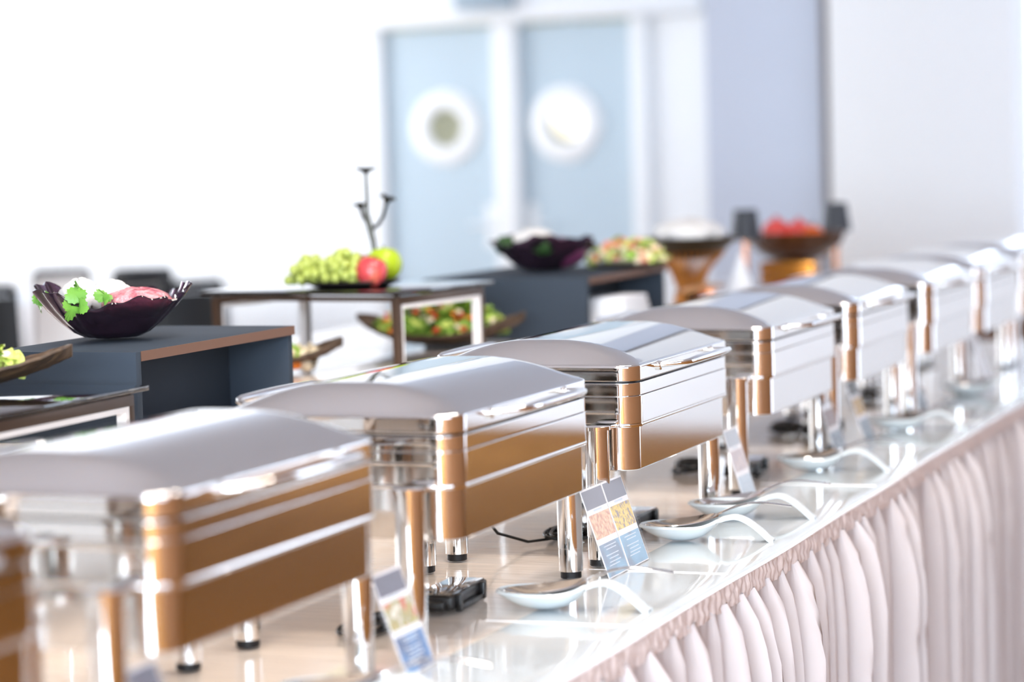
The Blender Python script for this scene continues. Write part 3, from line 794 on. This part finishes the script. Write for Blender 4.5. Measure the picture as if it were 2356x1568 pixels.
# salad on the far end of riser 2
sp_ = MB().lathe([(.0, .001), (.085, .001), (.112, .010), (.108, .012), (.083, .005), (0, .005)], 36, (0, 0, 0), False, False).obj('salad_platter', blkplate, angle=60)
sp_.location = (-0.735, 2.318, T+.4005); tag(sp_, 'dark platter under the salmon salad on the middle riser', 'plate')
salad('salmon_salad', (-0.735, 2.318, T+.407), 0, .105, .080, .058, 110, [(creamf, 'cheese_shaving', 4, True), (lettuce2, 'lettuce_leaf', 3, False), (salmonf, 'salmon_slice', 4, True), (lettuce, 'lettuce_leaf', 2, False)], .016, 34, 'pale salad with salmon pieces beside the middle-distance bowl')
# ------------------------------------------------------------------ fruit plate on the stand
FP = (-0.995, 1.125, T+0.4205)
pl = MB().lathe([(0, .002), (.085, .002), (.108, .012), (.112, .016), (.110, .018), (.098, .013), (.083, .007), (0, .006)], 40, (0, 0, 0), False, False).obj('fruit_plate', blkplate, angle=60)
pl.location = FP; tag(pl, 'black round plate of fruit on the framed stand', 'plate')
random.seed(5)
gb = thing('grape_bunch', 'bunch of green grapes on the black fruit plate', 'grapes', (FP[0]-.042, FP[1]-.025, FP[2]+.008))
gme = MB().sphere((0, 0, 0), .0112, 14, 10, (1, 1, 1.12)).mesh('grape', grapem, angle=180)
pts = []
tries = 0
while len(pts) < 120 and tries < 20000:
    tries += 1
    x, y = random.uniform(-.088, .082), random.uniform(-.055, .06)
    if x < -.02: top = .060-.9*abs(x+.055)
    else: top = .074-.55*abs(x-.035)
    top *= max(0, 1-(abs(y)/.068)**2.4)**.5
    if top < .012: continue
    z = random.uniform(.004, top)
    if all((x-a)**2+(y-b)**2+(z-c)**2 > .0178**2 for a, b, c in pts): pts.append((x, y, z))
for p in pts:
    g = bpy.data.objects.new('grape', gme); COL.objects.link(g); g.parent = gb; g.location = (p[0], p[1], p[2]+.006)
    g.rotation_euler = (random.uniform(-.6, .6), random.uniform(-.6, .6), 0)
MB().tube([(-.05, 0, .03), (0, .005, .045), (.05, 0, .05), (.06, .02, .075)], .002, 6).obj('grape_stem', stemm, gb)
def apple(loc, r, m_, lb, tilt):
    t = thing('apple', lb, 'apple', loc)
    f = lambda th, p: (1-0.20*math.exp(-(p/.38)**2)-0.12*math.exp(-((PI-p)/.35)**2))*(1+0.02*math.sin(5*th)*math.sin(p))
    o = MB().sphere((0, 0, r*.9), r, 28, 20, (1, 1, .96), f).obj('apple_flesh', m_, t, angle=180)
    s = MB().tube([(0, 0, r*1.62), (.003, 0, r*1.95)], .0014, 6).obj('apple_stem', stemm, t)
    t.rotation_euler = tilt
apple((FP[0]+.060, FP[1]-.045, FP[2]+.007), .037, appler, 'red apple in front on the fruit plate', (.15, .25, .4))
apple((FP[0]+.066, FP[1]+.034, FP[2]+.013), .043, appleg, 'green apple behind the red one on the fruit plate', (-.2, -.15, 0))
apple((FP[0]-.008, FP[1]+.072, FP[2]+.011), .035, mat('dark_red_apple', (150, 44, 52), .25), 'dark red apple half hidden behind the grapes', (0, .2, 0))
# bronze branch candle holder standing behind the fruit
bh = thing('branch_candle_holder', 'thin bronze branch candle holder rising behind the fruit', 'candle holder', (-0.985, 1.225, T+0.4205))
MB().lathe([(0, 0), (.035, 0), (.034, .004), (.010, .007), (0, .008)], 24, (0, 0, 0), False, False).obj('base', branchm, bh)
MB().tube([(0, 0, .004), (.002, 0, .06), (-.002, 0, .10), (-.010, 0, .135), (-.016, 0, .17), (-.014, 0, .20), (-.015, 0, .262)], [.006, .006, .007, .0085, .0060, .0048, .0042], 8).obj('trunk', branchm, bh)
MB().tube([(-.008, 0, .128), (.012, -.002, .140), (.026, -.002, .160), (.036, -.002, .192)], [.0055, .0045, .004, .0038], 8).obj('branch', branchm, bh)
MB().tube([(-.012, 0, .14), (-.024, -.003, .16), (-.030, -.003, .178)], [.0055, .0045, .0042], 8).obj('branch', branchm, bh)
def cup(x, z, r, rx=0, petals=True):
    b = MB(); n = 24
    b.lathe([(.0025, -.012), (.006, -.006), (r*.6, 0), (r, .006), (r*.97, .007), (r*.5, .002), (0, 0)], n, (0, 0, 0), True, False)
    o = b.obj('candle_cup', branchm, bh, angle=60); o.location = (x, 0, z); o.rotation_euler = (0, rx, 0)
    if petals:
        for k in range(5):
            a = 2*PI*k/5
            p = MB().surf(lambda u, v: (r*(.4+.9*v)*math.cos(a+(u-.5)*.9), r*(.4+.9*v)*math.sin(a+(u-.5)*.9), .004+.006*v*math.sin(PI*u)), 4, 4).obj('petal', branchm, o, solid=.001)
cup(-.015, .268, .027, 0.0, False); cup(.037, .198, .015, .35); cup(-.031, .184, .015, -.15)

# ------------------------------------------------------------------ clutter on and under the left stand
gb_ = bpy.data.objects.new('scalloped_bowl', bowl_me); COL.objects.link(gb_); gb_.location = (-0.92, -0.86, TI+.0015); gb_.scale = (.62, .62, .62)
tag(gb_, 'small dark glass bowl under the left glass stand', 'bowl')
ct = MB().lathe([(0, .002), (.07, .002), (.095, .016), (.099, .022), (.097, .023), (.09, .018), (.068, .007), (0, .006)], 40, (0, 0, 0), False, False).obj('copper_plate', copper, angle=60)
ct.location = (-0.74, -0.74, TI+.001); tag(ct, 'shallow copper plate under the left glass stand', 'plate')

# ------------------------------------------------------------------ middle and far rear row
def fold_box(name, loc, sx, sy_, h, slope, lb, rz=0):
    t = thing(name, lb, 'napkins', loc, rz)
    for k in range(6):
        z = h*k/6; s = 1-slope*k/6
        MB().box(-sx, sx-2*sx*slope*k/6*.5, -sy_, sy_, z, z+h/6-.001).obj('napkin', napkin, t, bevel=.003)
    return t
fold_box('napkin_stack', (-0.672, 2.03, TI+.001), .075, .10, .100, .35, 'bright white napkin stack in front of the middle riser')
# basket-foot bowl with white food
wb = thing('wire_foot_bowl', 'dark-rimmed bowl on flared golden wire foot', 'bowl', (-0.745, 2.90, TI+.001))
MB().lathe([(0, .140), (.05, .142), (.10, .160), (.142, .196), (.146, .202), (.138, .200), (.095, .168), (0, .150)], 40, (0, 0, 0), False, False).obj('bowl_shell', mat('dark_bronze_bowl', (52, 42, 26), .35, .4), wb, angle=60)
wb.scale = (1, 1, 1.07)
for k in range(34):
    a = 2*PI*k/34
    MB().tube([(.055*math.cos(a), .055*math.sin(a), .001), (.035*math.cos(a), .035*math.sin(a), .06), (.055*math.cos(a), .055*math.sin(a), .11), (.105*math.cos(a), .105*math.sin(a), .163)], .0032, 6).obj('wire', brownwire, wb)
MB().lathe([(.050, 0), (.058, 0), (.058, .006), (.050, .006)], 30, (0, 0, 0), False, False).obj('foot_ring', brownwire, wb)
lumpy((-0.745, 2.90, TI+.228), .088, (1.15, 1.15, .50), 41, cheese, 'feta_mound', .12, 'white mound of cheese in the wire-foot bowl', 'cheese')
nt_ = MB().surf(lambda u, v: (.055*(1-v)*math.cos(2*PI*u), .055*(1-v)*math.sin(2*PI*u), .165*v), 20, 6, True).obj('folded_napkin', napkin)
nt_.location = (-0.66, 3.14, TI+.001); tag(nt_, 'white cone-folded napkin beside the wire-foot bowl', 'napkin')
# golden tongs resting behind the fourth dish
tg = thing('serving_tongs', 'golden serving tongs on a rest behind the far chafing dishes', 'tongs', (-0.635, 2.66, TI+.001), 0.0)
for s in (-1, 1):
    MB().tube([(s*.002, .20, .075), (s*.014, .08, .085), (s*.020, -.05, .085), (s*.014, -.17, .080), (s*.010, -.20, .078)], [.006, .006, .006, .0075, .005], 8).obj('arm', gold, tg)
MB().box(-.04, .04, -.02, .02, 0, .078).obj('tongs_rest', copper, tg, bevel=.004)
# fruit bowl with lamps
fb = thing('fruit_bowl', 'wide dark brown bowl of fruit between two black lamps', 'bowl', (-0.735, 4.05, TI+.001))
MB().lathe([(.06, 0), (.07, .004), (.05, .03), (.045, .06), (.06, .085), (.11, .105), (.160, .150), (.172, .185), (.166, .185), (.15, .152), (.10, .115), (0, .100)], 40, (0, 0, 0), True, False).obj('bowl_shell', brownbowl, fb, angle=60)
for k, (dx, dy, dz, r, m_, lb) in enumerate(((-.050, -.05, .185, .050, pomm, 'large red pomegranate nearest the left black lamp'), (.0, .05, .180, .046, pomm, 'red pomegranate at the back of the far fruit bowl'), (.070, -.03, .170, .040, orangem, 'orange in the far fruit bowl'), (-.005, -.06, .165, .042, pomm, 'red pomegranate low in the middle of the far fruit bowl'))):
    t = thing('pomegranate' if m_ is pomm else 'orange', lb, 'fruit', (-0.735+dx, 4.05+dy, TI+dz))
    MB().sphere((0, 0, 0), r, 20, 14, (1, 1, .93)).obj('fruit_skin', m_, t, angle=180)
    MB().lathe([(r*.16, r*.85), (r*.12, r*1.0), (r*.24, r*1.14)], 10, (0, 0, 0), True, False).obj('fruit_crown', stemm if m_ is orangem else pomm, t)
ar = thing('amber_riser', 'amber glass block riser below the far fruit bowl', 'riser', (-0.685, 3.80, TI+.001))
for k in range(4):
    MB().box(-.09, .09, -.05, .05, k*.025, k*.025+.022).obj('amber_slab', gold, ar, bevel=.003)
def tlamp(x, y, ztop, lb):
    t = thing('table_lamp', lb, 'lamp', (x, y, TI+.001), 0, 'small black table lamps')
    h = ztop-TI
    MB().lathe([(.0, 0), (.042, 0), (.042, .008), (.012, .013), (.008, .02), (.008, h-.075)], 24, (0, 0, 0), False, True).obj('lamp_stem', copper, t)
    MB().lathe([(.053, h-.10), (.039, h), (.036, h), (.050, h-.10)], 32, (0, 0, 0), False, False).obj('lamp_shade', lampblk, t, angle=60)
    MB().lathe([(0, h-.004), (.038, h-.003), (.038, h-.001), (0, h)], 24, (0, 0, 0), False, False).obj('shade_cap', lampblk, t)
tlamp(-0.835, 3.80, T+0.510, 'black-shaded table lamp left of the far fruit bowl')
tlamp(-0.655, 4.30, T+0.515, 'black-shaded table lamp right of the far fruit bowl')

# ------------------------------------------------------------------ dining chairs and tables far left
beigepad = mat('pale_chair_pad', (226, 220, 216), 0.8)
def chair(loc, rz, lb, pad, first={}):
    if pad in first:
        return dup(first[pad], loc, rz, lb)
    t = thing('dining_chair', lb, 'chair', loc, rz, 'dining chairs in the background')
    bw = .15
    bk = lambda u, v: ((u-.5)*2*bw, .19+.05*v+.02*(1-(2*u-1)**2), .46+.45*v)
    MB().surf(lambda u, v: bk(u, v*.93), 10, 6).obj('backrest', beigepad if pad else chairm, t, solid=.02)
    MB().tube([bk(i/10, 1.0) for i in range(11)], .026, 8).obj('top_rail', chairm, t)
    for e in (0, 1):
        MB().tube([bk(e, -.1), bk(e, .5), bk(e, 1.0)], .018, 8).obj('back_post', chairm, t)
    MB().box(-.19, .19, -.20, .20, .42, .47).obj('seat', beigepad if pad else chairm, t, bevel=.012)
    for sx in (-1, 1):
        for sy_ in (-1, 1):
            MB().tube([(sx*.16, sy_*.17, .42), (sx*.17, sy_*.19, 0)], [.018, .012], 8).obj('leg', chairm, t)
    first[pad] = t
    return t
for (x, y, rz, pad, lb) in ((-5.487, 6.869, 0.35, True, 'pale-padded dining chair with black rail, farthest left behind the glass bowl'), (-4.985, 6.855, 0.35, True, 'pale-padded dining chair with black rail, above the bowl'),
                            (-4.293, 6.056, 1.15, False, 'dark dining chair seen edge-on, just right of the bowl'), (-3.886, 5.681, 0.9, False, 'black dining chair nearest the framed fruit stand'), (-4.827, 5.413, 0.9, False, 'black dining chair cut off by the left frame edge')):
    chair((x, y, 0), rz, lb, pad)
def dining_table(x, y, lb, lb2):
    t = thing('dining_table', lb, 'table', (x, y, 0), 0, 'round dining tables in the background')
    MB().lathe([(.75, .70), (.76, .715), (.75, .73)], 40).obj('table_board', chairm, t)
    MB().lathe([(.25, 0), (.24, .03), (.05, .05), (.05, .70)], 20).obj('pedestal', chairm, t)
    c = MB(); n = 96
    c.surf(lambda u, v: ((.765+(.10*max(0, v-.3))*(1+.5*math.sin(2*PI*u*14)))*min(1, v/.3 if v < .3 else 1)*math.cos(2*PI*u), (.765+(.10*max(0, v-.3))*(1+.5*math.sin(2*PI*u*14)))*min(1, v/.3 if v < .3 else 1)*math.sin(2*PI*u), .733 if v <= .3 else .733-.62*(v-.3)/.7), n, 10, True)
    o = c.obj('round_tablecloth', tcloth, angle=50); o.location = (x, y, 0)
    tag(o, lb2, 'tablecloth', 'white cloths on the round tables')
dining_table(-6.033, 8.152, 'round dining table between the leftmost chairs', 'white cloth on the round table between the leftmost chairs')

# ------------------------------------------------------------------ wooden sideboard beyond the end of the buffet
sbm = mat('walnut_sideboard', (124, 84, 58), 0.45, noise=(6, [(0.35, (104, 68, 46)), (0.6, (138, 96, 68))], 4, (1, 1, 10)))
sbd = thing('sideboard', 'brown slatted wooden sideboard beyond the far end of the buffet', 'sideboard', (-0.46, 5.62, 0))
MB().box(-.60, .60, -.20, .20, .06, .745).obj('cabinet_body', sbm, sbd, bevel=.004)
MB().box(-.62, .62, -.225, .21, .745, .770).obj('cabinet_top', sbm, sbd, bevel=.003)
for k in range(9):
    MB().box(-.59, .59, -.216, -.200, .085+k*.073, .085+k*.073+.058).obj('slat', sbm, sbd, bevel=.003)
for sx in (-1, 1):
    for sy_ in (-1, 1):
        MB().box(sx*.54-.02, sx*.54+.02, sy_*.16-.02, sy_*.16+.02, 0, .06).obj('leg', sbm, sbd)
